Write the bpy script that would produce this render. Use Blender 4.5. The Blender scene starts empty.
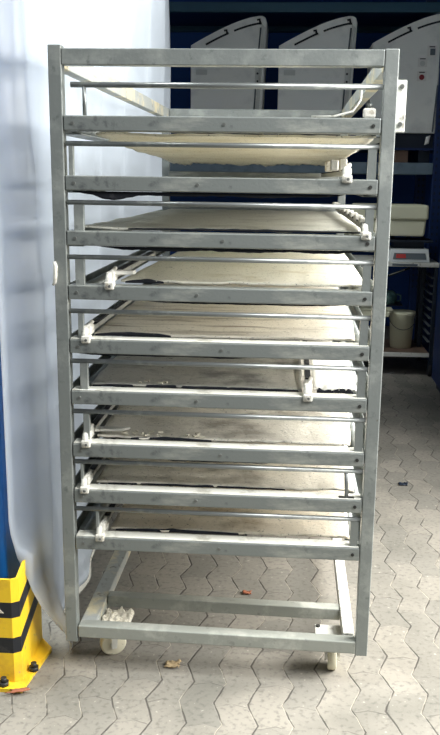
import bpy, bmesh, math, random
from mathutils import Vector, Matrix, noise
C = bpy.context.scene.collection
SC = bpy.context.scene
PI = math.pi

# ------------------------------------------------------------------ camera
cam_d = bpy.data.cameras.new('camera')
cam = bpy.data.objects.new('camera', cam_d); C.objects.link(cam)
YAW, PIT, ROL, FPX = 0.065935, 0.222906, 0.014388, 855.056
fw = Vector((-math.sin(YAW)*math.cos(PIT), math.cos(YAW)*math.cos(PIT), -math.sin(PIT)))
r0 = Vector((math.cos(YAW), math.sin(YAW), 0)); u0 = r0.cross(fw)
rr = r0*math.cos(ROL)+u0*math.sin(ROL); uu = -r0*math.sin(ROL)+u0*math.cos(ROL)
cam.matrix_world = Matrix(((rr.x, uu.x, -fw.x, 0.6553), (rr.y, uu.y, -fw.y, -2.3455), (rr.z, uu.z, -fw.z, 1.498), (0, 0, 0, 1)))
cam_d.sensor_fit = 'AUTO'; cam_d.sensor_width = 36
cam_d.lens = FPX/735*36
cam_d.shift_x = -(231.99-220)/735; cam_d.shift_y = (371.11-367.5)/735
cam_d.clip_start = 0.05; cam_d.clip_end = 200
SC.camera = cam

# ------------------------------------------------------------------ light
W = bpy.data.worlds.new('world'); SC.world = W; W.use_nodes = True
bg = W.node_tree.nodes['Background']
bg.inputs[0].default_value = (0.80, 0.90, 1.0, 1); bg.inputs[1].default_value = 0.13

def area(name, loc, target, size, size_y, power, col, spread=180):
    l = bpy.data.lights.new(name, 'AREA'); l.shape = 'RECTANGLE'; l.size = size; l.size_y = size_y
    l.spread = math.radians(spread); l.energy = power; l.color = col
    o = bpy.data.objects.new(name, l); C.objects.link(o); o.location = loc
    o.rotation_euler = (Vector(target)-Vector(loc)).to_track_quat('-Z', 'Y').to_euler()
    return o
area('open_door_light', (2.55, 0.35, 1.6), (0.6, 0.25, 0.55), 1.5, 1.7, 84, (1.0, 0.985, 0.95), 120)
area('yard_light', (2.5, -1.35, 3.3), (0.85, 0.1, 1.1), 1.8, 1.6, 37, (0.99, 0.99, 0.98), 85)
area('sheet_backlight', (-1.3, 1.0, 4.3), (-0.1, 1.0, 2.7), 3.2, 0.8, 112, (0.95, 1.0, 1.0), 80)  # added lamp behind the plastic sheet, brightens its upper part

SC.view_settings.view_transform = 'Standard'; SC.view_settings.look = 'None'
SC.view_settings.exposure = 0.45; SC.view_settings.gamma = 1; SC.view_settings.use_curve_mapping = False

# ------------------------------------------------------------------ materials
def s2l(c):
    return tuple(((v/255)/12.92 if v/255 <= 0.04045 else ((v/255+0.055)/1.055)**2.4) for v in c)+(1,)

def mat(name, rgb, rough=0.5, metal=0.0, spots=(), bump=0.0, bscale=60, spec=0.5, coords='Object'):
    """spots: list of (rgb, noise scale, threshold lo, hi, stretch xyz)"""
    m = bpy.data.materials.new(name); m.use_nodes = True
    nt = m.node_tree; b = nt.nodes['Principled BSDF']
    b.inputs['Roughness'].default_value = rough; b.inputs['Metallic'].default_value = metal
    b.inputs['Specular IOR Level'].default_value = spec
    tc = nt.nodes.new('ShaderNodeTexCoord')
    rgbn = nt.nodes.new('ShaderNodeRGB'); rgbn.outputs[0].default_value = s2l(rgb)
    cur = rgbn.outputs[0]
    for i, (c, sc, lo, hi, st) in enumerate(spots):
        mp = nt.nodes.new('ShaderNodeMapping'); mp.inputs['Scale'].default_value = st
        mp.inputs['Location'].default_value = (i*3.7, i*1.3, i*5.1)
        nt.links.new(tc.outputs[coords], mp.inputs[0])
        n = nt.nodes.new('ShaderNodeTexNoise'); n.inputs['Scale'].default_value = sc
        n.inputs['Detail'].default_value = 6; n.inputs['Roughness'].default_value = 0.62
        nt.links.new(mp.outputs[0], n.inputs['Vector'])
        mr = nt.nodes.new('ShaderNodeMapRange'); mr.inputs[1].default_value = lo; mr.inputs[2].default_value = hi
        nt.links.new(n.outputs[0], mr.inputs[0])
        mx = nt.nodes.new('ShaderNodeMix'); mx.data_type = 'RGBA'
        nt.links.new(mr.outputs[0], mx.inputs[0]); nt.links.new(cur, mx.inputs[6])
        mx.inputs[7].default_value = s2l(c); cur = mx.outputs[2]
    nt.links.new(cur, b.inputs['Base Color'])
    if bump:
        n = nt.nodes.new('ShaderNodeTexNoise'); n.inputs['Scale'].default_value = bscale; n.inputs['Detail'].default_value = 4
        nt.links.new(tc.outputs[coords], n.inputs['Vector'])
        bp = nt.nodes.new('ShaderNodeBump'); bp.inputs['Strength'].default_value = bump; bp.inputs['Distance'].default_value = 0.01
        nt.links.new(n.outputs[0], bp.inputs['Height']); nt.links.new(bp.outputs[0], b.inputs['Normal'])
    return m

ONE = (1, 1, 1)
M = {}
M['galv'] = mat('galvanised_steel', (136, 141, 138), 0.40, 0.4, [((164, 168, 163), 9, .5, .68, ONE), ((104, 110, 108), 30, .60, .75, ONE), ((112, 108, 98), 70, .68, .74, ONE)], .08, 120)
M['bar'] = mat('dull_bar_steel', (128, 133, 130), 0.40, 0.35, [((166, 168, 160), 8, .52, .66, (.5, 1, 2)), ((98, 102, 102), 24, .6, .72, ONE), ((70, 66, 58), 90, .69, .73, ONE)], .08, 120)
M['beam_dirty'] = mat('dough_crusted_steel', (172, 176, 172), 0.6, 0.15, [((212, 203, 172), 8, .48, .6, ONE), ((120, 118, 108), 30, .6, .7, ONE)], .2, 60)
M['base'] = mat('scuffed_base_steel', (150, 153, 145), 0.5, 0.15, [((180, 181, 172), 9, .5, .65, ONE), ((128, 130, 124), 30, .6, .72, ONE)], .1)
M['tube'] = mat('polished_tube', (132, 136, 135), 0.34, 0.6, [((164, 167, 163), 14, .55, .7, ONE)])
M['alu'] = mat('white_aluminium', (214, 214, 206), 0.5, 0.1, [((150, 146, 132), 40, .58, .7, ONE)], .1)
M['ledge'] = mat('pale_toplit_strip', (216, 216, 206), 0.6, 0, [((176, 174, 162), 16, .55, .68, ONE), ((84, 80, 72), 80, .67, .72, ONE)], .1)  # paler than the bars: light from above put into the colour
M['arm'] = mat('dull_arm', (158, 158, 150), 0.55, 0.2, [((110, 106, 98), 30, .55, .7, ONE)])
M['clip'] = mat('floury_clip_plastic', (206, 204, 194), 0.7, 0, [((168, 160, 142), 50, .58, .68, ONE)], .3, 80)
M['rubber'] = mat('black_rubber', (22, 24, 28), 0.8)
M['mattblack'] = mat('matt_black', (20, 24, 32), 0.95, 0, [((52, 54, 58), 40, .6, .7, ONE)])
M['bolt'] = mat('bolt_steel', (120, 122, 118), 0.4, 0.6)
M['darkbolt'] = mat('dark_bolt', (58, 58, 56), 0.5, 0.5)
M['wheel'] = mat('cream_wheel', (214, 208, 184), 0.55, 0, [((120, 112, 92), 40, .6, .7, ONE)])
def canvas_mat(n, rgb, dirt, lo, stretch=ONE, sc=5.0):
    return mat('canvas_'+n, rgb, 0.9, 0, [(dirt, sc, lo, lo+.16, stretch), ((60, 58, 54), 55, .645, .70, ONE), ((90, 86, 78), 130, .60, .70, ONE)], .25, 90)
def add_translucent(m, f):
    nt = m.node_tree; b = nt.nodes['Principled BSDF']; out = nt.nodes['Material Output']
    tr = nt.nodes.new('ShaderNodeBsdfTranslucent'); mx = nt.nodes.new('ShaderNodeMixShader'); mx.inputs[0].default_value = f
    nt.links.new(b.inputs['Base Color'].links[0].from_socket, tr.inputs[0])
    nt.links.new(b.outputs[0], mx.inputs[1]); nt.links.new(tr.outputs[0], mx.inputs[2]); nt.links.new(mx.outputs[0], out.inputs[0])
CAN = [canvas_mat('cream', (240, 235, 218), (228, 221, 198), .5),
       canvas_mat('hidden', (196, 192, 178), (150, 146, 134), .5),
       canvas_mat('plain_beige', (214, 213, 200), (190, 188, 174), .52),
       canvas_mat('ivory', (238, 234, 218), (216, 208, 184), .56),
       canvas_mat('streaked', (226, 220, 206), (158, 148, 132), .50, (.6, 5, 1), 4),
       canvas_mat('grey_soiled', (182, 180, 170), (124, 123, 118), .5),
       canvas_mat('speckled', (218, 213, 200), (160, 154, 142), .50),
       canvas_mat('speckled_grey', (220, 214, 199), (166, 160, 146), .50),
       canvas_mat('scorched_beige', (222, 213, 195), (172, 160, 138), .52)]
add_translucent(CAN[0], .4)
M['white_cloth'] = mat('white_cloth', (244, 243, 236), 0.9, 0, [((120, 112, 96), 60, .69, .73, ONE)], .15)
M['flake'] = mat('dried_dough', (214, 208, 190), 0.9)
M['navy'] = mat('navy_paint', (16, 44, 92), 0.5, 0.1)
M['navywall'] = mat('navy_wall', (24, 66, 128), 0.85, 0)
M['beamblue'] = mat('greyblue_beam', (112, 130, 144), 0.5, 0.1, [((90, 108, 122), 6, .5, .7, ONE)])
M['beamteal'] = mat('teal_beam', (40, 80, 100), 0.5, 0.1)
M['cover'] = mat('light_grey_cover', (240, 240, 234), 0.5, 0, [((208, 210, 206), 3, .5, .7, ONE)])
M['covertrim'] = mat('cover_trim', (205, 206, 200), 0.4)
M['slot'] = mat('slot_black', (28, 30, 34), 0.6)
M['sticker'] = mat('sticker_white', (228, 226, 220), 0.5)
M['red'] = mat('red_dot', (140, 44, 48), 0.5)
M['dark'] = mat('dark_steel', (30, 40, 54), 0.5, 0.3)
M['bin'] = mat('cream_bin', (214, 212, 184), 0.5)
M['scale'] = mat('scale_white', (214, 218, 218), 0.4)
M['display'] = mat('display_grey', (92, 100, 106), 0.3)
M['digits'] = mat('digits_red', (190, 60, 54), 0.4)
M['brown'] = mat('brown_shelf', (112, 92, 78), 0.6, 0, [((84, 68, 58), 8, .5, .7, ONE)])
M['green'] = mat('greenish_plastic', (96, 132, 128), 0.4, 0, [((60, 92, 96), 14, .5, .6, ONE)])
M['blue'] = mat('blue_paint', (20, 104, 180), 0.45, 0, [((8, 62, 124), 4, .5, .7, (1, 1, .3))])
M['yellow'] = mat('yellow_paint', (246, 203, 40), 0.5, 0, [((226, 180, 50), 10, .52, .66, ONE), ((150, 138, 110), 22, .64, .72, ONE)], .1)
M['black'] = mat('black_paint', (24, 27, 33), 0.5, 0, [((58, 58, 58), 18, .62, .72, ONE)])
M['rust'] = mat('rust', (150, 92, 66), 0.9)
M['leaf'] = mat('dry_leaf', (170, 150, 116), 0.9)
M['cardboard'] = mat('cardboard', (128, 104, 90), 0.9)
M['ceil'] = mat('ceiling_paint', (120, 130, 140), 0.9)

def film_mat():
    m = bpy.data.materials.new('white_plastic_film'); m.use_nodes = True
    nt = m.node_tree; out = nt.nodes['Material Output']; b = nt.nodes['Principled BSDF']
    b.inputs['Base Color'].default_value = s2l((188, 196, 204)); b.inputs['Roughness'].default_value = 0.35
    tr = nt.nodes.new('ShaderNodeBsdfTranslucent'); tr.inputs[0].default_value = s2l((238, 240, 243))
    mx = nt.nodes.new('ShaderNodeMixShader'); mx.inputs[0].default_value = 0.6
    nt.links.new(b.outputs[0], mx.inputs[1]); nt.links.new(tr.outputs[0], mx.inputs[2]); nt.links.new(mx.outputs[0], out.inputs[0])
    return m
M['film'] = film_mat()

def paver_mat():
    m = bpy.data.materials.new('zigzag_concrete_pavers'); m.use_nodes = True
    nt = m.node_tree; b = nt.nodes['Principled BSDF']; N = nt.nodes; L = nt.links
    b.inputs['Roughness'].default_value = 0.85; b.inputs['Specular IOR Level'].default_value = 0.25
    tc = N.new('ShaderNodeTexCoord'); sp = N.new('ShaderNodeSeparateXYZ')
    wob = N.new('ShaderNodeTexNoise'); wob.inputs['Scale'].default_value = 7; wob.inputs['Detail'].default_value = 3
    L.new(tc.outputs['Object'], wob.inputs['Vector'])
    vs = N.new('ShaderNodeVectorMath'); vs.operation = 'SUBTRACT'; vs.inputs[1].default_value = (.5, .5, .5); L.new(wob.outputs['Color'], vs.inputs[0])
    vm = N.new('ShaderNodeVectorMath'); vm.operation = 'SCALE'; vm.inputs['Scale'].default_value = 0.018; L.new(vs.outputs[0], vm.inputs[0])
    va = N.new('ShaderNodeVectorMath'); va.operation = 'ADD'; L.new(tc.outputs['Object'], va.inputs[0]); L.new(vm.outputs[0], va.inputs[1])
    L.new(va.outputs[0], sp.inputs[0])
    def mth(op, a, bb=None, c=None):
        n = N.new('ShaderNodeMath'); n.operation = op
        for i, v in enumerate((a, bb, c)):
            if v is None: continue
            if isinstance(v, (int, float)): n.inputs[i].default_value = v
            else: L.new(v, n.inputs[i])
        return n.outputs[0]
    x, y = sp.outputs[0], sp.outputs[1]
    tri = mth('PINGPONG', mth('ADD', y, 20.03), 0.1)
    xs = mth('DIVIDE', mth('ADD', mth('ADD', x, 20.015), mth('MULTIPLY', mth('SUBTRACT', tri, .05), .34)), .1)
    col = mth('FLOOR', xs); fx = mth('FRACT', xs)
    d1 = mth('MULTIPLY', mth('MINIMUM', fx, mth('SUBTRACT', 1, fx)), .1)
    off = mth('MULTIPLY', mth('MODULO', col, 2), .1)
    sl = mth('MULTIPLY', mth('ABSOLUTE', mth('SUBTRACT', fx, .5)), .035)
    ys = mth('DIVIDE', mth('ADD', mth('ADD', mth('ADD', y, 20.03), off), sl), .2)
    row = mth('FLOOR', ys); fy = mth('FRACT', ys)
    d2 = mth('MULTIPLY', mth('MINIMUM', fy, mth('SUBTRACT', 1, fy)), .2)
    d2 = mth('ADD', d2, .0018)
    d = mth('MINIMUM', d1, d2)
    jn = N.new('ShaderNodeTexNoise'); jn.inputs['Scale'].default_value = 9; jn.inputs['Detail'].default_value = 5; L.new(tc.outputs['Object'], jn.inputs['Vector'])
    wid = mth('MULTIPLY_ADD', jn.outputs[0], .0125, -.0030)
    joint = mth('SUBTRACT', 1, mth('SMOOTH_MIN', mth('MAXIMUM', mth('DIVIDE', d, mth('MAXIMUM', wid, .0006)), 0), 1, .3))
    joint = mth('MAXIMUM', joint, 0)
    cv = N.new('ShaderNodeCombineXYZ'); L.new(col, cv.inputs[0]); L.new(row, cv.inputs[1])
    wn = N.new('ShaderNodeTexWhiteNoise'); L.new(cv.outputs[0], wn.inputs['Vector'])
    big = N.new('ShaderNodeTexNoise'); big.inputs['Scale'].default_value = 3.2; big.inputs['Detail'].default_value = 7; L.new(tc.outputs['Object'], big.inputs['Vector'])
    fine = N.new('ShaderNodeTexNoise'); fine.inputs['Scale'].default_value = 60; fine.inputs['Detail'].default_value = 6; L.new(tc.outputs['Object'], fine.inputs['Vector'])
    def mixc(f, a, bcol):
        n = N.new('ShaderNodeMix'); n.data_type = 'RGBA'; L.new(f, n.inputs[0])
        if isinstance(a, tuple): n.inputs[6].default_value = s2l(a)
        else: L.new(a, n.inputs[6])
        n.inputs[7].default_value = s2l(bcol); return n.outputs[2]
    def rng(v, lo, hi):
        n = N.new('ShaderNodeMapRange'); n.inputs[1].default_value = lo; n.inputs[2].default_value = hi; L.new(v, n.inputs[0]); return n.outputs[0]
    c = mixc(wn.outputs[0], (122, 119, 111), (140, 135, 125))
    c = mixc(mth('MULTIPLY', rng(big.outputs[0], .46, .68), .6), c, (104, 102, 94))
    c = mixc(mth('MULTIPLY', rng(fine.outputs[0], .52, .70), .55), c, (84, 82, 77))
    c = mixc(mth('MULTIPLY', rng(fine.outputs[0], .34, .27), .35), c, (214, 208, 196))
    sand = rng(jn.outputs[0], .50, .40)
    c2 = mixc(sand, (66, 62, 58), (176, 168, 152))
    n = N.new('ShaderNodeMix'); n.data_type = 'RGBA'; L.new(mth('MULTIPLY', joint, .95), n.inputs[0]); L.new(c, n.inputs[6]); L.new(c2, n.inputs[7])
    L.new(n.outputs[2], b.inputs['Base Color'])
    h = mth('ADD', mth('MULTIPLY', joint, -1), mth('MULTIPLY', fine.outputs[0], .25))
    bp = N.new('ShaderNodeBump'); bp.inputs['Strength'].default_value = .45; bp.inputs['Distance'].default_value = .006
    L.new(h, bp.inputs['Height']); L.new(bp.outputs[0], b.inputs['Normal'])
    return m
M['pavers'] = paver_mat()

# ------------------------------------------------------------------ helpers
class MB:
    """collects shapes (world coordinates) into one mesh"""
    def __init__(s): s.bm = bmesh.new()
    def box(s, x0, x1, y0, y1, z0, z1, bev=0.0, mi=0):
        vs = [s.bm.verts.new(p) for p in ((x0,y0,z0),(x1,y0,z0),(x1,y1,z0),(x0,y1,z0),(x0,y0,z1),(x1,y0,z1),(x1,y1,z1),(x0,y1,z1))]
        fs = [s.bm.faces.new([vs[i] for i in q]) for q in ((3,2,1,0),(4,5,6,7),(0,1,5,4),(1,2,6,5),(2,3,7,6),(3,0,4,7))]
        for f in fs: f.material_index = mi
        if bev:
            es = list({e for f in fs for e in f.edges})
            bmesh.ops.bevel(s.bm, geom=es, offset=bev, segments=2, affect='EDGES', profile=.5)
        return s
    def prism(s, pts, d, bev=0.0, mi=0):
        """polygon of 3-D points extruded by vector d"""
        d = Vector(d); a = [s.bm.verts.new(p) for p in pts]; b = [s.bm.verts.new(Vector(p)+d) for p in pts]
        n = len(pts); fs = [s.bm.faces.new(a[::-1]), s.bm.faces.new(b)]
        for i in range(n): fs.append(s.bm.faces.new((a[i], a[(i+1) % n], b[(i+1) % n], b[i])))
        for f in fs: f.material_index = mi
        if bev: bmesh.ops.bevel(s.bm, geom=list({e for f in fs[:2] for e in f.edges}), offset=bev, segments=2, affect='EDGES', profile=.5)
        return s
    def tube(s, pts, r, n=12, cap=True, mi=0):
        pts = [Vector(p) for p in pts]; rings = []
        for i, p in enumerate(pts):
            t = (pts[min(i+1, len(pts)-1)]-pts[max(i-1, 0)]).normalized()
            a = t.orthogonal().normalized() if i == 0 else (pa - t*pa.dot(t)).normalized()
            pa = a; b = t.cross(a)
            ri = r[i] if isinstance(r, (list, tuple)) else r
            rings.append([s.bm.verts.new(p+ri*(a*math.cos(2*PI*k/n)+b*math.sin(2*PI*k/n))) for k in range(n)])
        for q, w in zip(rings, rings[1:]):
            for k in range(n):
                f = s.bm.faces.new((q[k], q[(k+1) % n], w[(k+1) % n], w[k])); f.smooth = True; f.material_index = mi
        if cap:
            s.bm.faces.new(rings[0][::-1]).material_index = mi; s.bm.faces.new(rings[-1]).material_index = mi
        return s
    def cyl(s, c, axis, r, h, n=16, mi=0):
        c = Vector(c); a = Vector(axis).normalized()
        return s.tube([c-a*h/2, c+a*h/2], r, n, mi=mi)
    def grid(s, fn, nu, nv):
        v = [[s.bm.verts.new(fn(i/nu, j/nv)) for j in range(nv+1)] for i in range(nu+1)]
        for i in range(nu):
            for j in range(nv):
                f = s.bm.faces.new((v[i][j], v[i+1][j], v[i+1][j+1], v[i][j+1])); f.smooth = True
        return s
    def build(s, name, mats, parent=None, solid=0, **props):
        o_w = getattr(parent, '_o', None)
        org = Vector((0, 0, 0))
        p = parent
        while p is not None: org += p.location; p = p.parent
        me = bpy.data.meshes.new(name)
        bmesh.ops.recalc_face_normals(s.bm, faces=s.bm.faces[:])
        if parent is None and props.get('origin') is not None:
            org = Vector(props['origin'])
        bmesh.ops.translate(s.bm, verts=s.bm.verts[:], vec=-org)
        s.bm.to_mesh(me); s.bm.free()
        for mm in (mats if isinstance(mats, (list, tuple)) else [mats]): me.materials.append(M[mm] if isinstance(mm, str) else mm)
        o = bpy.data.objects.new(name, me); C.objects.link(o)
        if parent is not None: o.parent = parent
        else: o.location = org
        if solid:
            md = o.modifiers.new('solidify', 'SOLIDIFY'); md.thickness = solid; md.offset = 0
        return o

def thing(name, label, cat, loc, group=None):
    o = bpy.data.objects.new(name, None); C.objects.link(o); o.location = loc
    o.empty_display_size = .05
    o['label'] = label; o['category'] = cat
    if group: o['group'] = group
    return o
def tag(o, label, cat, group=None):
    o['label'] = label; o['category'] = cat
    if group: o['group'] = group
    return o
def struct(o): o['kind'] = 'structure'; return o
def B(*a, **k): return MB().box(*a, **k)
def T(pts, r, n=12): return MB().tube(pts, r, n)
def nz(x, y=0, z=0): return noise.noise(Vector((x, y, z)))

# ------------------------------------------------------------------ setting
struct(B(-7, 9, -6, 9, -.1, 0).build('floor', 'pavers'))
struct(B(-7, 9, 6.6, 6.75, 0, 4.2).build('wall_back', 'navywall'))
struct(B(-.1, 9, 2.0, 6.75, 3.7, 3.8).build('ceiling', 'ceil'))
struct(B(1.80, 1.92, 2.1, 3.15, 0, 3.69).build('shade_wall', 'ceil'))  # unseen wall stub, added to shade the far floor
struct(B(4.6, 4.75, 2.4, 6.6, 0, 3.7).build('wall_right', 'navywall'))

# ------------------------------------------------------------------ plastic sheet curtain
EZ = [(0, -.005, .07), (.056, -.002, .064), (.094, -.029, .05), (.176, -.073, .02), (.25, -.099, .0), (.30, -.110, -.01), (.36, -.135, -.015), (.46, -.155, -.02), (9, -.155, -.02)]
def edge(z):
    for (z0, xa, ya), (z1, xb, yb) in zip(EZ, EZ[1:]):
        if z <= z1:
            f = (z-z0)/(z1-z0); return xa+(xb-xa)*f, ya+(yb-ya)*f
def film(u, v):
    z = 3.3*v**1.25
    x0, y0 = edge(z)
    fl = max(0., 1-z/.36)                      # the hem flares out at the bottom
    y = y0+(3.03-y0)*u
    base = -.105+.02*math.sin(3.1*y+.4)
    k = max(0., 1-u/.075); k = k*k*(3-2*k)
    x = base*(1-k)+x0*k
    w = min(1, u*9)
    x += .014*math.sin(13*y+1.2*math.sin(1.7*z))*w+(.012*nz(4*y, 1.1*z)+.007*nz(9*y, 5*z))*min(1, u*20)
    crease = abs(y-.125-.03*math.sin(2.2*z))
    x += .022*max(0, 1-crease/.035)*min(1, z/.4)
    if u > 0 and z < .40 and y < .3: x = max(x, -.100)
    hem = .012+.02*max(0, nz(7*y, 3))+.02*u
    if y > .075: x = min(x, -.03+.02*fl)
    return (x, y, max(hem, z+hem*(1-v)))
cur = MB().grid(film, 150, 70).build('plastic_sheet', 'film', solid=.002, origin=(-.1, 1.5, 0))
tag(cur, 'white translucent plastic sheet hanging like a curtain along the left side of the rack', 'plastic sheet')

# ------------------------------------------------------------------ blue column and its guard
t = thing('steel_column', 'bright blue painted steel column at the left edge behind the yellow guard', 'column', (-.27, .08, 0))
B(-.36, -.178, .0, .16, .012, 3.4, .012).build('shaft', 'blue', t)
B(-.39, -.18, -.03, .15, .0, .012).build('base_plate', 'blue', t)

g = thing('column_guard', 'yellow and black striped steel guard on the floor around the blue column', 'column guard', (-.25, 0, 0))
def stripes(p0, p1, rise, thick):
    """upright panel from p0 to p1 (x,y), cut into yellow/black bands; the far end of each band is higher by rise"""
    mb = MB(); (xa, ya), (xb, yb) = p0, p1; d = Vector((xb-xa, yb-ya, 0)); nrm = Vector((d.y, -d.x, 0)).normalized()
    cuts = [.0, .108, .158, .222, .272, .345]
    for i in range(5):
        lo, hi = cuts[i], cuts[i+1]
        la, ha = lo, hi; lb, hb = lo+rise, hi+rise
        if i == 0: lb = .0
        
        mb.prism([(xa, ya, la), (xb, yb, lb), (xb, yb, hb), (xa, ya, ha)], -nrm*thick, mi=i % 2)
    return mb
stripes((-.46, -.10), (-.132, -.10), 0, .008).build('front_panel', ['yellow', 'black'], g)
stripes((-.132, -.10), (-.112, -.086), 0.0, .008).build('corner_bend', ['yellow', 'black'], g)
stripes((-.112, -.086), (-.122, .155), .06, .008).build('side_panel', ['yellow', 'black'], g)
MB().prism([(-.44, -.135, .0), (-.10, -.135, .0), (-.075, .10, .0), (-.125, .16, .0), (-.16, .16, 0), (-.16, -.09, 0), (-.44, -.09, 0)], (0, 0, .012)).build('base_flange', 'yellow', g)
for (bx, by) in ((-.16, -.117), (-.095, -.03), (-.36, -.117)):
    MB().cyl((bx, by, .018), (0, 0, 1), .016, .012, 6).cyl((bx, by, .03), (0, 0, 1), .009, .014, 10).build('anchor_bolt', 'darkbolt', g)
MB().grid(lambda u, v: (-.135+.05*u+.01*math.sin(5*v), -.138-.02*v+.012*u, .013+.004*nz(9*u, 9*v)), 6, 4).build('rust_patch', 'rust', g, solid=.003)
MB().prism([(-.185, -.1015, .238), (-.155, -.1015, .238), (-.172, -.1015, .256)], (0, .001, 0)).build('scuff', 'flake', g)

# ------------------------------------------------------------------ far pallet rack, y = 4.9
pr = thing('pallet_rack', 'dark navy pallet racking with grey and teal beams in the background', 'racking', (.6, 5.4, 0))
for x in (-1.2, 1.84):
    for y in (4.92, 5.85):
        u_ = B(x-.045, x+.045, y, y+.08, .008, 3.65, .006)
        for k in range(46):
            z = .5+k*.055
            for q in (-1, 1): u_.box(x+q*.02-.006, x+q*.02+.006, y-.001, y+.0005, z, z+.022, mi=1)
        u_.build('upright', ['navy', 'dark'], pr)
        B(x-.07, x+.07, y-.03, y+.11, 0, .008).build('foot_plate', 'navy', pr)
B(-1.155, 1.795, 4.92, 4.98, 1.54, 1.635, .006).build('lower_beam', 'beamblue', pr)
B(-1.155, 1.795, 5.87, 5.93, 1.54, 1.635, .006).build('lower_beam', 'beamblue', pr)
B(-1.155, 1.795, 4.92, 4.98, 2.785, 2.86, .006).build('upper_beam', 'beamteal', pr)
B(-1.155, 1.795, 5.87, 5.93, 2.785, 2.86, .006).build('upper_beam', 'beamteal', pr)
B(-1.15, 1.79, 4.985, 5.865, 1.60, 1.632).build('deck', 'navy', pr)
B(-1.15, 1.79, 4.985, 5.865, 2.83, 2.858).build('deck', 'navy', pr)
# second bay to the right
B(1.885, 4.2, 4.92, 4.98, 1.54, 1.635, .006).build('lower_beam', 'beamblue', pr)
B(1.885, 4.2, 4.92, 4.98, 2.785, 2.86, .006).build('upper_beam', 'beamteal', pr)
B(1.89, 4.2, 4.985, 5.865, 1.60, 1.632).build('deck', 'navy', pr)
B(1.89, 4.2, 4.985, 5.865, 2.83, 2.858).build('deck', 'navy', pr)

pl = tag(B(-1.0, 2.6, 4.94, 5.8, 1.7345, 1.752, .002).build('shelf_board', 'navy', origin=(.8, 5.4, 1.735)), 'dark board carrying the three grey hoods on the racking', 'board')
for x in (-.8, .6, 1.68, 2.4):
    B(x, x+.09, 4.99, 5.75, 1.632, 1.7345).build('spacer', 'dark', pl)
bx = thing('cardboard_box', 'small brown box lying under the rightmost grey hood on the beam', 'box', (1.55, 5.1, 1.632))
B(1.49, 1.598, 4.99, 5.2, 1.633, 1.732, .003).build('carton', 'cardboard', bx)
B(1.525, 1.565, 4.9885, 5.2, 1.7325, 1.7335).build('tape', 'flake', bx)

def hood(x0, x1, loc_label, zt, stickers=False):
    """grey curved-top machine hood standing on the shelf board; outline seen from the front"""
    w = x1-x0
    h = thing('machine_hood', loc_label, 'machine hood', ((x0+x1)/2, 5.15, 1.752), 'grey hoods on the racking')
    dz = zt-2.75
    prof = [(0, 1.868), (0, 2.525+dz)]
    for k in range(1, 11):
        f = k/10
        prof.append((w*.885*f, 2.525+dz+(2.752-2.525)*math.sin(f*PI/2*.78)/math.sin(PI/2*.78)))
    prof += [(w*.94, 2.752+dz), (w*.98, 2.737+dz), (w, 2.70+dz), (w*.945, 1.868)]
    MB().prism([(x0+px, 4.96, pz) for px, pz in prof], (0, .42, 0), .008).build('shell', 'cover', h)
    B(x0+.02, x1-.02, 5.0, 5.34, 1.752, 1.867, .004).build('base', 'dark', h)
    # edge strip and hinge on the right
    MB().prism([(x1-.090, 4.955, 1.90), (x1-.060, 4.955, 1.90), (x1-.012, 4.955, 2.66+dz), (x1-.040, 4.955, 2.69+dz)], (0, .004, 0)).build('edge_strip', 'covertrim', h)
    MB().tube([(x1-.100, 4.952, 1.88), (x1-.078, 4.95, 2.3), (x1-.05, 4.952, 2.66+dz)], .006, 8).build('hinge_rod', 'display', h)
    l = B(x1-.085, x1-.05, 4.935, 4.9545, 2.24, 2.37, .004).build('latch', 'covertrim', h)
    for z in (2.26, 2.32): MB().cyl((x1-.068, 4.934, z), (0, 1, 0), .009, .006, 8).build('screw', 'darkbolt', l)
    def top(f): return 2.525+dz+(2.752-2.525)*math.sin(min(1, f/.885)*PI/2*.78)/math.sin(PI/2*.78)
    for a, b_, hk in ((.20, .50, True), (.57, .93, True)):
        pts = []
        for k in range(9):
            f = a+(b_-a)*k/8; pts.append((x0+w*f, 4.958, top(f)-.060))
        m_ = MB().tube(pts, .0075, 6)
        fx = b_-.03
        m_.tube([(x0+w*(fx-.03), 4.958, top(fx)-.035), (x0+w*fx, 4.957, top(fx)-.028), (x0+w*(fx+.012), 4.957, top(fx)-.06)], .009, 6)
        m_.build('slot', 'slot', h)
    MB().box(x0+w*.07, x0+w*.22, 4.957, 4.9595, 2.31, 2.35).build('label_plate', 'covertrim', h)
    if stickers:
        for (sx, sz, sw, sh) in ((1.735, 2.50, .075, .085), (1.665, 2.415, .075, .07), (1.665, 2.31, .075, .075)):
            st = B(sx-sw/2, sx+sw/2, 4.9555, 4.9595, sz-sh/2, sz+sh/2).build('sticker', 'sticker', h)
            B(sx-sw*.3, sx+sw*.3, 4.9545, 4.9553, sz+sh*.34, sz+sh*.44).build('printed_bar', 'slot', st)
            if sz < 2.35: MB().cyl((sx, 4.954, sz-.008), (0, 1, 0), .021, .002, 20).build('red_spot', 'red', st)
            elif sz < 2.45: MB().cyl((sx, 4.954, sz-.008), (0, 1, 0), .021, .0012, 20).build('grey_ring', 'covertrim', st)
            else: B(sx-.015, sx+.025, 4.9535, 4.955, sz-.03, sz+.02).build('printed_square', 'display', st)
hood(-.20, .415, 'leftmost grey curved-top machine hood on the racking, next to the plastic sheet', 2.762)
hood(.515, 1.135, 'middle grey curved-top machine hood on the racking, between the other two hoods', 2.762)
hood(1.262, 1.875, 'rightmost grey curved-top machine hood with small stickers and a red spot', 2.785, True)
tag(MB().grid(lambda u, v: (1.715+.035*u+.01*v, 4.935, 1.775+.065*v+.012*u), 3, 3).build('paper_tag', 'sticker', solid=.002, origin=(1.73, 4.935, 1.752)), 'small white tag under the rightmost grey hood', 'tag')
B_ = None

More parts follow.
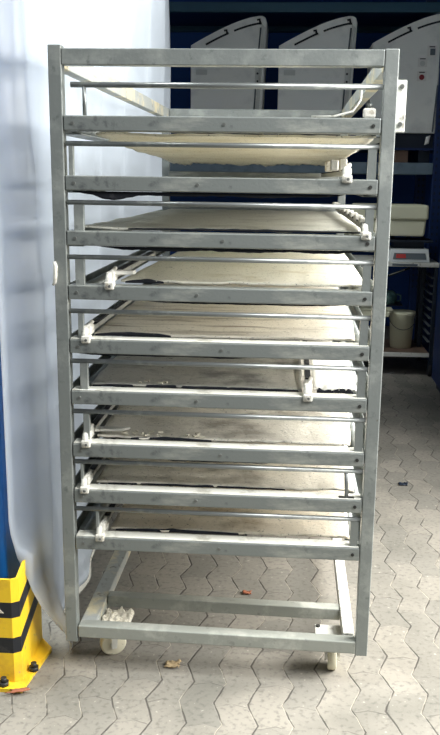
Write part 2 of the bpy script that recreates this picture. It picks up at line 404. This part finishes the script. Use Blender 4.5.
# ------------------------------------------------------------------ tray trolley behind on the right, y = 4.25
tt = thing('tray_trolley', 'open steel tray trolley with brown bottom shelf behind the rack on the right', 'trolley', (1.45, 4.5, 0))
for x in (1.13, 1.752):
    for y in (4.25, 4.82):
        B(x, x+.028, y, y+.028, .11, .853, .003).build('post', 'dark', tt)
        c_ = MB().cyl((x+.014, y+.02, .047), (1, 0, 0), .045, .026, 16).build('caster', 'rubber', tt)
        B(x-.004, x+.032, y+.005, y+.035, .06, .11).build('caster_fork', 'dark', c_)
B(1.125, 1.79, 4.24, 4.86, .853, .883, .004).build('top_plate', 'alu', tt)
B(1.43, 1.62, 4.2385, 4.2405, .858, .876).build('name_strip', 'display', tt)
B(1.16, 1.75, 4.26, 4.84, .172, .184).build('bottom_shelf', 'brown', tt)
B(1.16, 1.75, 4.24, 4.258, .155, .187, .003).build('shelf_lip', 'alu', tt)
for x, d in ((1.158, 1), (1.752, -1)):
    for k in range(9):
        z = .27+k*.062
        B(min(x, x+d*.02), max(x, x+d*.02), 4.252, 4.84, z, z+.006).build('runner', 'display', tt)
pf = MB()
for y in (4.5, 4.65):
    pf.box(1.69, 1.72, y, y+.02, .19, .852)
pf.build('back_strut', 'dark', tt)

bn = thing('plastic_bin', 'cream lidded plastic bin on top of the kitchen scale', 'bin', (1.5, 4.45, 1.077))
mb = MB(); mb.prism([(1.17, 4.3, 1.079), (1.655, 4.3, 1.079), (1.668, 4.3, 1.10), (1.674, 4.3, 1.2), (1.15, 4.3, 1.2), (1.155, 4.3, 1.10)], (0, .33, 0), .012)
mb.build('body', 'bin', bn)
B(1.13, 1.688, 4.28, 4.65, 1.203, 1.312, .016).build('lid', 'bin', bn)
scl = thing('kitchen_scale', 'white fronted weighing scale with red digits under the cream bin', 'scale', (1.5, 4.4, .883))
MB().prism([(1.40, 4.29, .885), (1.72, 4.29, .885), (1.705, 4.31, .982), (1.425, 4.31, .982)], (0, .30, 0), .004).build('housing', 'scale', scl)
MB().prism([(1.437, 4.286, .905), (1.69, 4.286, .905), (1.682, 4.298, .952), (1.447, 4.298, .952)], (0, .006, 0)).build('display', 'display', scl)
MB().prism([(1.46, 4.2835, .915), (1.535, 4.2835, .915), (1.533, 4.2925, .945), (1.462, 4.2925, .945)], (0, .004, 0)).build('digits', 'digits', scl)
B(1.38, 1.74, 4.32, 4.62, 1.03, 1.05, .004).build('platform', 'dark', scl)
B(1.45, 1.68, 4.38, 4.56, .982, 1.03).build('pedestal', 'dark', scl)
for x in (1.44, 1.56, 1.67): MB().cyl((x, 4.4, 1.0635), (0, 0, 1), .016, .026, 10).build('platform_stud', 'dark', scl)
bk = thing('white_bucket', 'white plastic bucket on the brown trolley shelf', 'bucket', (1.55, 4.5, .184))
MB().tube([(1.56, 4.5, .186), (1.56, 4.5, .44), (1.56, 4.5, .455), (1.56, 4.5, .475)], [.085, .098, .106, .106], 24).build('body', 'bin', bk)
MB().tube([(1.56+.107*math.cos(a), 4.5-.107*math.sin(a), .44-.10*math.sin(a)) for a in [k*PI/12 for k in range(13)]], .003, 6).build('handle', 'bolt', bk)
tb = thing('plastic_tub', 'pale shallow tub on a shelf runner left of the white bucket', 'tub', (1.36, 4.42, .45))
MB().prism([(1.20, 4.3, .455), (1.43, 4.3, .455), (1.455, 4.3, .505), (1.19, 4.3, .505)], (0, .14, 0), .006).build('body', 'bin', tb)
B(1.185, 1.462, 4.295, 4.445, .506, .514).build('rim', 'bin', tb)
gj = thing('green_jug', 'greenish translucent jug above the pale tub in the tray trolley', 'jug', (1.45, 4.6, .5))
MB().tube([(1.44, 4.58, .525), (1.44, 4.58, .56), (1.44, 4.58, .6), (1.44, 4.58, .625)], [.07, .082, .08, .05], 20).build('body', 'green', gj)
MB().tube([(1.52, 4.58, .60), (1.55, 4.58, .59), (1.55, 4.58, .55), (1.52, 4.58, .54)], .007, 8).build('handle', 'green', gj)
B(1.30, 1.56, 4.5, 4.72, .515, .524).build('tray', 'dark', gj)
lv = thing('metal_rod', 'dark rod with a painted highlight slanting under the trolley top', 'rod', (1.45, 4.35, .74))
T([(1.22, 4.36, .70), (1.38, 4.36, .755), (1.58, 4.36, .834)], .010, 8).build('shaft', 'dark', lv)
T([(1.42, 4.349, .776), (1.54, 4.349, .820)], .004, 6).build('painted_glint', 'alu', lv)  # pale strip laid on the shaft as its highlight

# dark navy cabinet at the right edge
cb = thing('navy_cabinet', 'tall dark navy cabinet at the right edge of the floor', 'cabinet', (2.1, 3.25, 0))
B(1.73, 2.7, 3.2, 3.95, .06, 2.1, .008).build('carcass', 'navy', cb)
B(1.76, 2.66, 3.25, 3.9, 0, .06).build('plinth', 'dark', cb)
for x0, x1 in ((1.745, 2.18), (2.19, 2.685)):
    d_ = B(x0, x1, 3.185, 3.199, .09, 2.07, .003).build('door', 'navy', cb)
    B(x1-.06, x1-.04, 3.165, 3.185, 1.0, 1.16, .004).build('handle', 'bolt', d_)
B(1.700, 1.729, 3.2, 3.32, .10, .182, .003).build('label_plate', 'sticker', cb)

# ------------------------------------------------------------------ the rack
WD, DP, ZT = .92, 2.06, 1.826
rk = thing('bakery_rack', 'tall galvanised steel rack on casters holding nine pull-out canvas trays', 'rack', (.46, 1.03, 0))
P = .036
posts = {}
for sx, x in ((0, 0), (1, WD-P)):
    for sy, y in ((0, 0), (1, DP-P)):
        posts[(sx, sy)] = B(x, x+P, y, y+P, .096, ZT+(.007 if sx == 0 and sy == 0 else 0), .0025).build('post', 'galv', rk)
tie = MB().tube([(.002, -.003, 1.262), (.006, -.006, 1.25), (.004, -.005, 1.225), (.002, -.004, 1.205), (-.004, -.003, 1.197)], [.004, .006, .006, .005, .003], 8).build('plastic_tie', 'clip', posts[(0, 0)])
B(P+.001, WD-P-.001, .0, P, 1.782, 1.824, .0025).build('top_front_beam', 'galv', rk)
B(P+.001, WD-P-.001, DP-P, DP, 1.782, 1.824, .0025).build('top_rear_beam', 'galv', rk)
for x in (0, WD-P):
    B(x, x+P, P+.001, DP-P-.001, 1.776, 1.824, .0025).build('top_side_beam', 'beam_dirty', rk)
# base frame
B(P+.001, WD-P-.001, .0, .042, .107, .146, .003).build('base_front_rail', 'base', rk).rotation_euler.y = .013
B(.087, .847, .198, .238, .107, .146, .003).build('base_cross_rail', 'base', rk).rotation_euler.y = .013
B(P+.001, WD-P-.001, DP-.04, DP, .107, .146, .003).build('base_rear_rail', 'base', rk)
B(P+.001, .086, .043, DP-.041, .107, .146, .003).build('base_side_rail', 'beam_dirty', rk)
B(.848, WD-P-.001, .043, DP-.041, .107, .146, .003).build('base_side_rail', 'alu', rk)
for cx_, cy_, ang in ((.124, .105, 1.15), (.822, .085, .06), (.13, 1.95, .5), (.79, 1.95, -.3)):
    cs = B(cx_-.055, cx_+.055, cy_-.055, cy_+.075, .098, .1065, .002).build('caster', 'alu', rk)
    ax = Vector((math.cos(ang), -math.sin(ang), 0)); pe = Vector((ax.y, -ax.x, 0))
    c = Vector((cx_, cy_, .041))
    mb = MB().tube([c-ax*.014, c-ax*.011, c+ax*.011, c+ax*.014], [.036, .041, .041, .036], 28)
    mb.build('wheel', 'wheel', cs)
    mb = MB().cyl(c+ax*.0165, ax, .011, .004, 12).cyl(c-ax*.0165, ax, .011, .004, 12)
    for s in (-1, 1):
        q = c+ax*s*.0215
        mb.prism([q+pe*.008-ax*.002+Vector((0, 0, -.012)), q-pe*.008-ax*.002+Vector((0, 0, -.012)), q-pe*.012-ax*.002+Vector((0, 0, .056)), q+pe*.012-ax*.002+Vector((0, 0, .056))], ax*.004)
    mb.build('fork', 'alu', cs)
    for dx in (-.045, .045):
        for dy in (-.045, .06): MB().cyl((cx_+dx, cy_+dy, .109), (0, 0, 1), .007, .006, 6).build('plate_bolt', 'darkbolt', cs)
MB().grid(lambda u, v: (.092+.09*u+.008*nz(9*v, 2), .088+.08*v+.01*nz(8*u, 5), .110+.022*abs(nz(5*u, 5*v))+.012*abs(nz(17*u, 15*v))), 26, 22).build('dough_crust', 'flake', rk, solid=.004)
hp = B(WD+.0005, WD+.026, .02, .026, 1.62, 1.752, .002).build('hook_plate', 'alu', rk)
for z in (1.735, 1.64): MB().cyl((WD+.013, .017, z), (0, 1, 0), .006, .005, 8).build('bolt', 'bolt', hp)

BZ = [1.654, 1.497, 1.348, 1.198, 1.044, .894, .735, .593, .444]
TZ = [1.733, 1.581, 1.425, 1.276, 1.124, .980, .831, .678, .531]
for z in BZ:
    for s in (0, 1):
        x0, x1 = (.004, .070) if s == 0 else (.850, .916)
        xa, xb = (.004, .007) if s == 0 else (.913, .916)
        MB().box(x0, x1, .06, DP-.05, z-.047, z-.044).box(xa, xb, .037, DP-.037, z-.047, z-.012).build('runner', 'galv', rk)

# ------------------------------------------------------------------ nine pull-out trays
LAB = ['topmost pull-out tray of the rack with cream canvas seen from below',
       'second pull-out tray from the top with black lining sagging under its bar',
       'third pull-out tray from the top with plain beige canvas and clips along its right edge',
       'fourth pull-out tray from the top with ivory canvas starting right of its white clip',
       'fifth pull-out tray from the top with brown streaked canvas',
       'sixth pull-out tray from the top with a bright white cloth at its right end',
       'seventh pull-out tray from the top with dried dough flakes along its front',
       'third lowest pull-out tray placeholder', 'lowest pull-out tray of the rack with a dark tear along its canvas front']
LAB[7] = 'second lowest pull-out tray with a thin upright rod near its right end'
LST = [None, (.048, .060), (.058, .085), (.058, .083), (.062, .077), (.064, .086), (.070, .088), (.058, .066), (.100, .109)]
# canvas: left x front/back, right x front/back, back z offset, front lift, end y
CV = [(.115, .05, .874, .880, -.030, -.045, 2.0), (.10, .08, .84, .84, -.03, -.02, 1.9), (.062, .055, .846, .872, -.016, .006, 2.0),
      (.175, .20, .864, .872, -.01, .008, 2.0), (.097, .09, .842, .86, -.008, .007, 2.0), (.085, .07, .700, .70, -.008, .008, 2.0),
      (.10, .09, .842, .866, -.008, .007, 2.0), (.092, .09, .862, .868, -.008, .006, 2.0), (.135, .13, .853, .866, -.008, .007, 2.0)]
ARM = {1: [(.80, 1)], 2: [(.857, 2)], 3: [(.155, 0)], 4: [(.085, 0)], 5: [(.716, 0)], 6: [(.078, 0)], 7: [(.070, 0)], 8: [(.113, 0)]}
random.seed(4)
for i in range(9):
    z, tz = BZ[i], TZ[i]
    t = thing('pull_out_tray', LAB[i], 'tray', (.46, .9, z-.04), 'pull-out canvas trays in the rack')
    fb = B(.038, .882, .0, .05, z-.04, z, .003).build('front_bar', 'bar', t)
    for x in (.062, .40 if i % 2 else .47, .862):
        MB().cyl((x, -.0005, z-.02), (0, 1, 0), .0045 if x < .8 else .005, .005, 10).build('bolt', 'bolt' if x < .8 else 'darkbolt', fb)
    if i >= 4: B(.040, .880, .003, .047, z+.0003, z+.0032, .001).build('toplit_ledge', 'ledge', t)  # pale strip stands in for the brightly lit bar top
    xt0 = .058 if i == 0 else .040
    T([(xt0, .010, tz), (.8815, .010, tz)], .0068 if i else .0075, 14).build('handle_tube', 'tube', t)
    if i == 0:
        T([(.094, .010, z-.001), (.094, .010, tz)], .0055, 10).build('upright', 'tube', t)
        c_ = B(.835, .868, .008, .034, z, z+.026, .005).build('end_clip', 'clip', t)
        MB().cyl((.852, .02, z+.032), (0, 0, 1), .006, .012, 8).build('screw', 'bolt', c_)
        T([(.70, .03, z+.004), (.76, .035, z+.006), (.81, .04, z+.02), (.83, .05, z+.05), (.832, .06, z+.075)], .003, 6).build('wire', 'alu', t)
    else:
        a, b = LST[i]
        B(a, b, .006, .022, z-.001, tz, .001).build('upright', 'galv', t)
        if i == 7:
            T([(.838, .012, z+.0), (.834, .012, tz)], .006, 10).build('upright', 'tube', t)
            B(.815, .86, .006, .02, z, z+.005, .001).build('rod_foot', 'darkbolt', t)
        else:
            B(.853, .876, .006, .022, z-.001, tz, .001).build('upright', 'galv', t)
    for x in (.052, .868):
        T([(x, .051, z-.028), (x, 2.0, z-.028)], .0155, 10).build('side_rail', 'bar', t)
    B(.040, .880, 1.97, 2.01, z-.012, z+.026 if i == 1 else z+.004, .003).build('rear_bar', 'bar', t)
    # canvas
    xl0, xl1, xr0, xr1, zb, lift, ye = CV[i]
    seed = i*7.3
    def cf(u, v):
        v2 = v**1.5; y = .056+(ye-.056)*v2
        y += (1-v)*(.010*nz(9*u+seed, 3)+.006*nz(31*u+seed, 8)) if v < .3 else 0
        xl = xl0+(xl1-xl0)*min(1, y/1.0); xr = xr0+(xr1-xr0)*min(1, y/.4)
        x = xl+(xr-xl)*u + ((.004*nz(11*y+seed, 5)) if u in (0, 1) else 0)
        zz = z+lift+zb*v2+.0035*nz(5*u+seed, 6*y)+.0015*nz(23*u, 19*y+seed)
        zz += .006*max(0, 1-v*9)*max(0, nz(8*u+seed*2, 1))
        if i == 0: zz -= .026*max(0, v2-.82)/.18*(0.5+.9*abs(nz(6*u+2, 2))+.5*nz(40*u, 3))
        return (x, y, zz)
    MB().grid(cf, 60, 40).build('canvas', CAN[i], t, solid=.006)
    # dark strip just under the bar; sagging black cloth on the second tray
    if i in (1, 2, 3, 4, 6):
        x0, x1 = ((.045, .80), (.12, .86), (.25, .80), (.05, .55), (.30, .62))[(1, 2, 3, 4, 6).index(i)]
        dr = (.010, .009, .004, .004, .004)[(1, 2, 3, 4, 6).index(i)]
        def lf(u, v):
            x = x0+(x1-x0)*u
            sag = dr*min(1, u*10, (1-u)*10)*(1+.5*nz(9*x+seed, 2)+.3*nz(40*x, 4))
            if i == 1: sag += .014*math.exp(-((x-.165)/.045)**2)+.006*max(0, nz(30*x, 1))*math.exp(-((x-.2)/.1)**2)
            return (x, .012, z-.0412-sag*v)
        MB().grid(lf, 90, 3).build('underband', 'mattblack', t, solid=.003)
    # dark ragged tear behind the bar
    tears = {3: (.19, .30, .7), 4: (.10, .32, 1.0), 5: (.09, .70, .42), 6: (.20, .44, .6), 7: (.13, .66, .3), 8: (.15, .55, .8), 2: (.20, .846, .35)}
    if i in tears:
        a, b, k = tears[i]
        def tf(u, v):
            x = a+(b-a)*u
            wdt = k*.010*(1-.8*u if i in (4, 8) else 1)*(.35+.9*max(0, .5+nz(10*x+seed, 7))+.35*abs(nz(60*x, 2)))*math.sin(PI*min(1, max(0, u)))**.6
            return (x, .051+.004*nz(14*x, 3)+.55*wdt*v, z+.0035+.012*v*k*math.sin(PI*min(1, max(0, u)))**.6*(.6+.8*max(0, nz(22*x+seed, 9)))+lift*.6*v)
        MB().grid(tf, 80, 2).build('torn_edge', 'mattblack', t, solid=.001)
    if i == 6 or i == 5:
        for k in range(18 if i == 6 else 6):
            x = random.uniform(.17, .42); y = random.uniform(.06, .10); r = random.uniform(.004, .009)
            an = random.uniform(0, 6)
            MB().prism([(x+r*math.cos(an+q*2.1)*random.uniform(.7, 1.6), y+r*math.sin(an+q*2.1), z+.012+random.uniform(0, .003)) for q in range(3)], (0, 0, .004)).build('dough_flake', 'flake', t)
    if i == 5:
        def wf(u, v):
            y = .058+.62*v**1.3
            return (.7345+.122*u+.006*v*u, y-.008*(1-v)*abs(nz(30*u, 2)), z+.012+.003*nz(7*u, 9*v))
        w_ = MB().grid(wf, 24, 16).build('white_cloth', 'white_cloth', t, solid=.004); w_['label'] = 'bright white cloth'
        def wt(u, v):
            x = .742+.105*u
            return (x, .0525+.004*v, z+.0025+(.011+.010*nz(24*x, 2)+.006*nz(70*x, 5))*v)
        MB().grid(wt, 50, 2).build('torn_edge', 'mattblack', t, solid=.001)
    for (ax, kind) in ARM.get(i, []):
        ye2 = (.75, 1.95, 1.98)[kind]
        zo = z+.004+max(0, lift)
        hgt = .018
        am = MB().box(ax-.008, ax+.010, .012, ye2, zo+.004, zo+hgt, .002)
        am = am.build('clamp_arm', 'arm', t)
        B(ax-.007, ax+.009, .10, ye2-.02, zo+hgt+.0005, zo+hgt+.004).build('rubber_strip', 'rubber', am)
        cl = MB()
        cl.box(ax-.013, ax+.013, -.008, .022, z-.010, z+.012, .004)
        cl.box(ax-.012, ax+.012, .010, .060, z+.010, zo+.026, .004)
        cl.tube([(ax-.004, -.004, z-.008), (ax-.003, .01, z+.026), (ax+.008, .05, zo+.034)], [.009, .009, .006], 8)
        cl = cl.build('clip', 'clip', am)
        MB().cyl((ax+.002, -.009, z-.000), (0, 1, 0), .004, .005, 8).build('pivot', 'bolt', cl)
        if kind == 2:
            for k in range(9):
                y = .09+.20*k
                B(ax-.013, ax+.013, y, y+.05, zo+hgt, zo+hgt+.016, .004).build('clip', 'clip', am)
        if kind == 1:
            for (dx, dy, hh) in ((-.03, .10, .03), (0, .2, .035), (-.035, .35, .03)):
                B(ax+dx-.011, ax+dx+.011, dy, dy+.05, zo+hgt, zo+hgt+hh, .004).build('clip', 'clip', am)
        if i == 6:
            lf_ = MB().prism([(ax+.015, .05, zo+.012), (ax+.095, .065, zo+.012), (ax+.115, .085, zo+.012), (ax+.02, .085, zo+.012)], (0, 0, .008), .002)
            lf_.build('lever', 'clip', am)
        if i == 3:
            lf_ = MB().prism([(ax+.01, .02, zo+.016), (ax+.06, .04, zo+.016), (ax+.065, .06, zo+.016), (ax+.012, .06, zo+.016)], (0, 0, .012), .003)
            lf_.build('lever', 'clip', am)

# ------------------------------------------------------------------ litter on the floor
def crumple(x, y, s, seed): return MB().grid(lambda u, v: (x+s*(u-.5)+.2*s*nz(5*v, seed), y+s*.8*(v-.5)+.2*s*nz(5*u, seed+3), .004+.35*s*abs(nz(3*u+seed, 3*v))), 8, 8)
tag(crumple(.324, .05, .045, 2).build('dry_leaf', 'leaf', solid=.002, origin=(.324, .05, 0)), 'dry curled leaf on the pavers in front of the rack', 'leaf')
tag(crumple(.531, .55, .03, 5).build('red_scrap', 'rust', solid=.002, origin=(.531, .55, 0)), 'reddish scrap on the pavers seen under the lowest tray', 'scrap')
tag(crumple(1.254, 1.775, .04, 8).build('pebble', 'dark', solid=.004, origin=(1.254, 1.775, 0)), 'dark pebble on the pavers right of the rack', 'pebble')
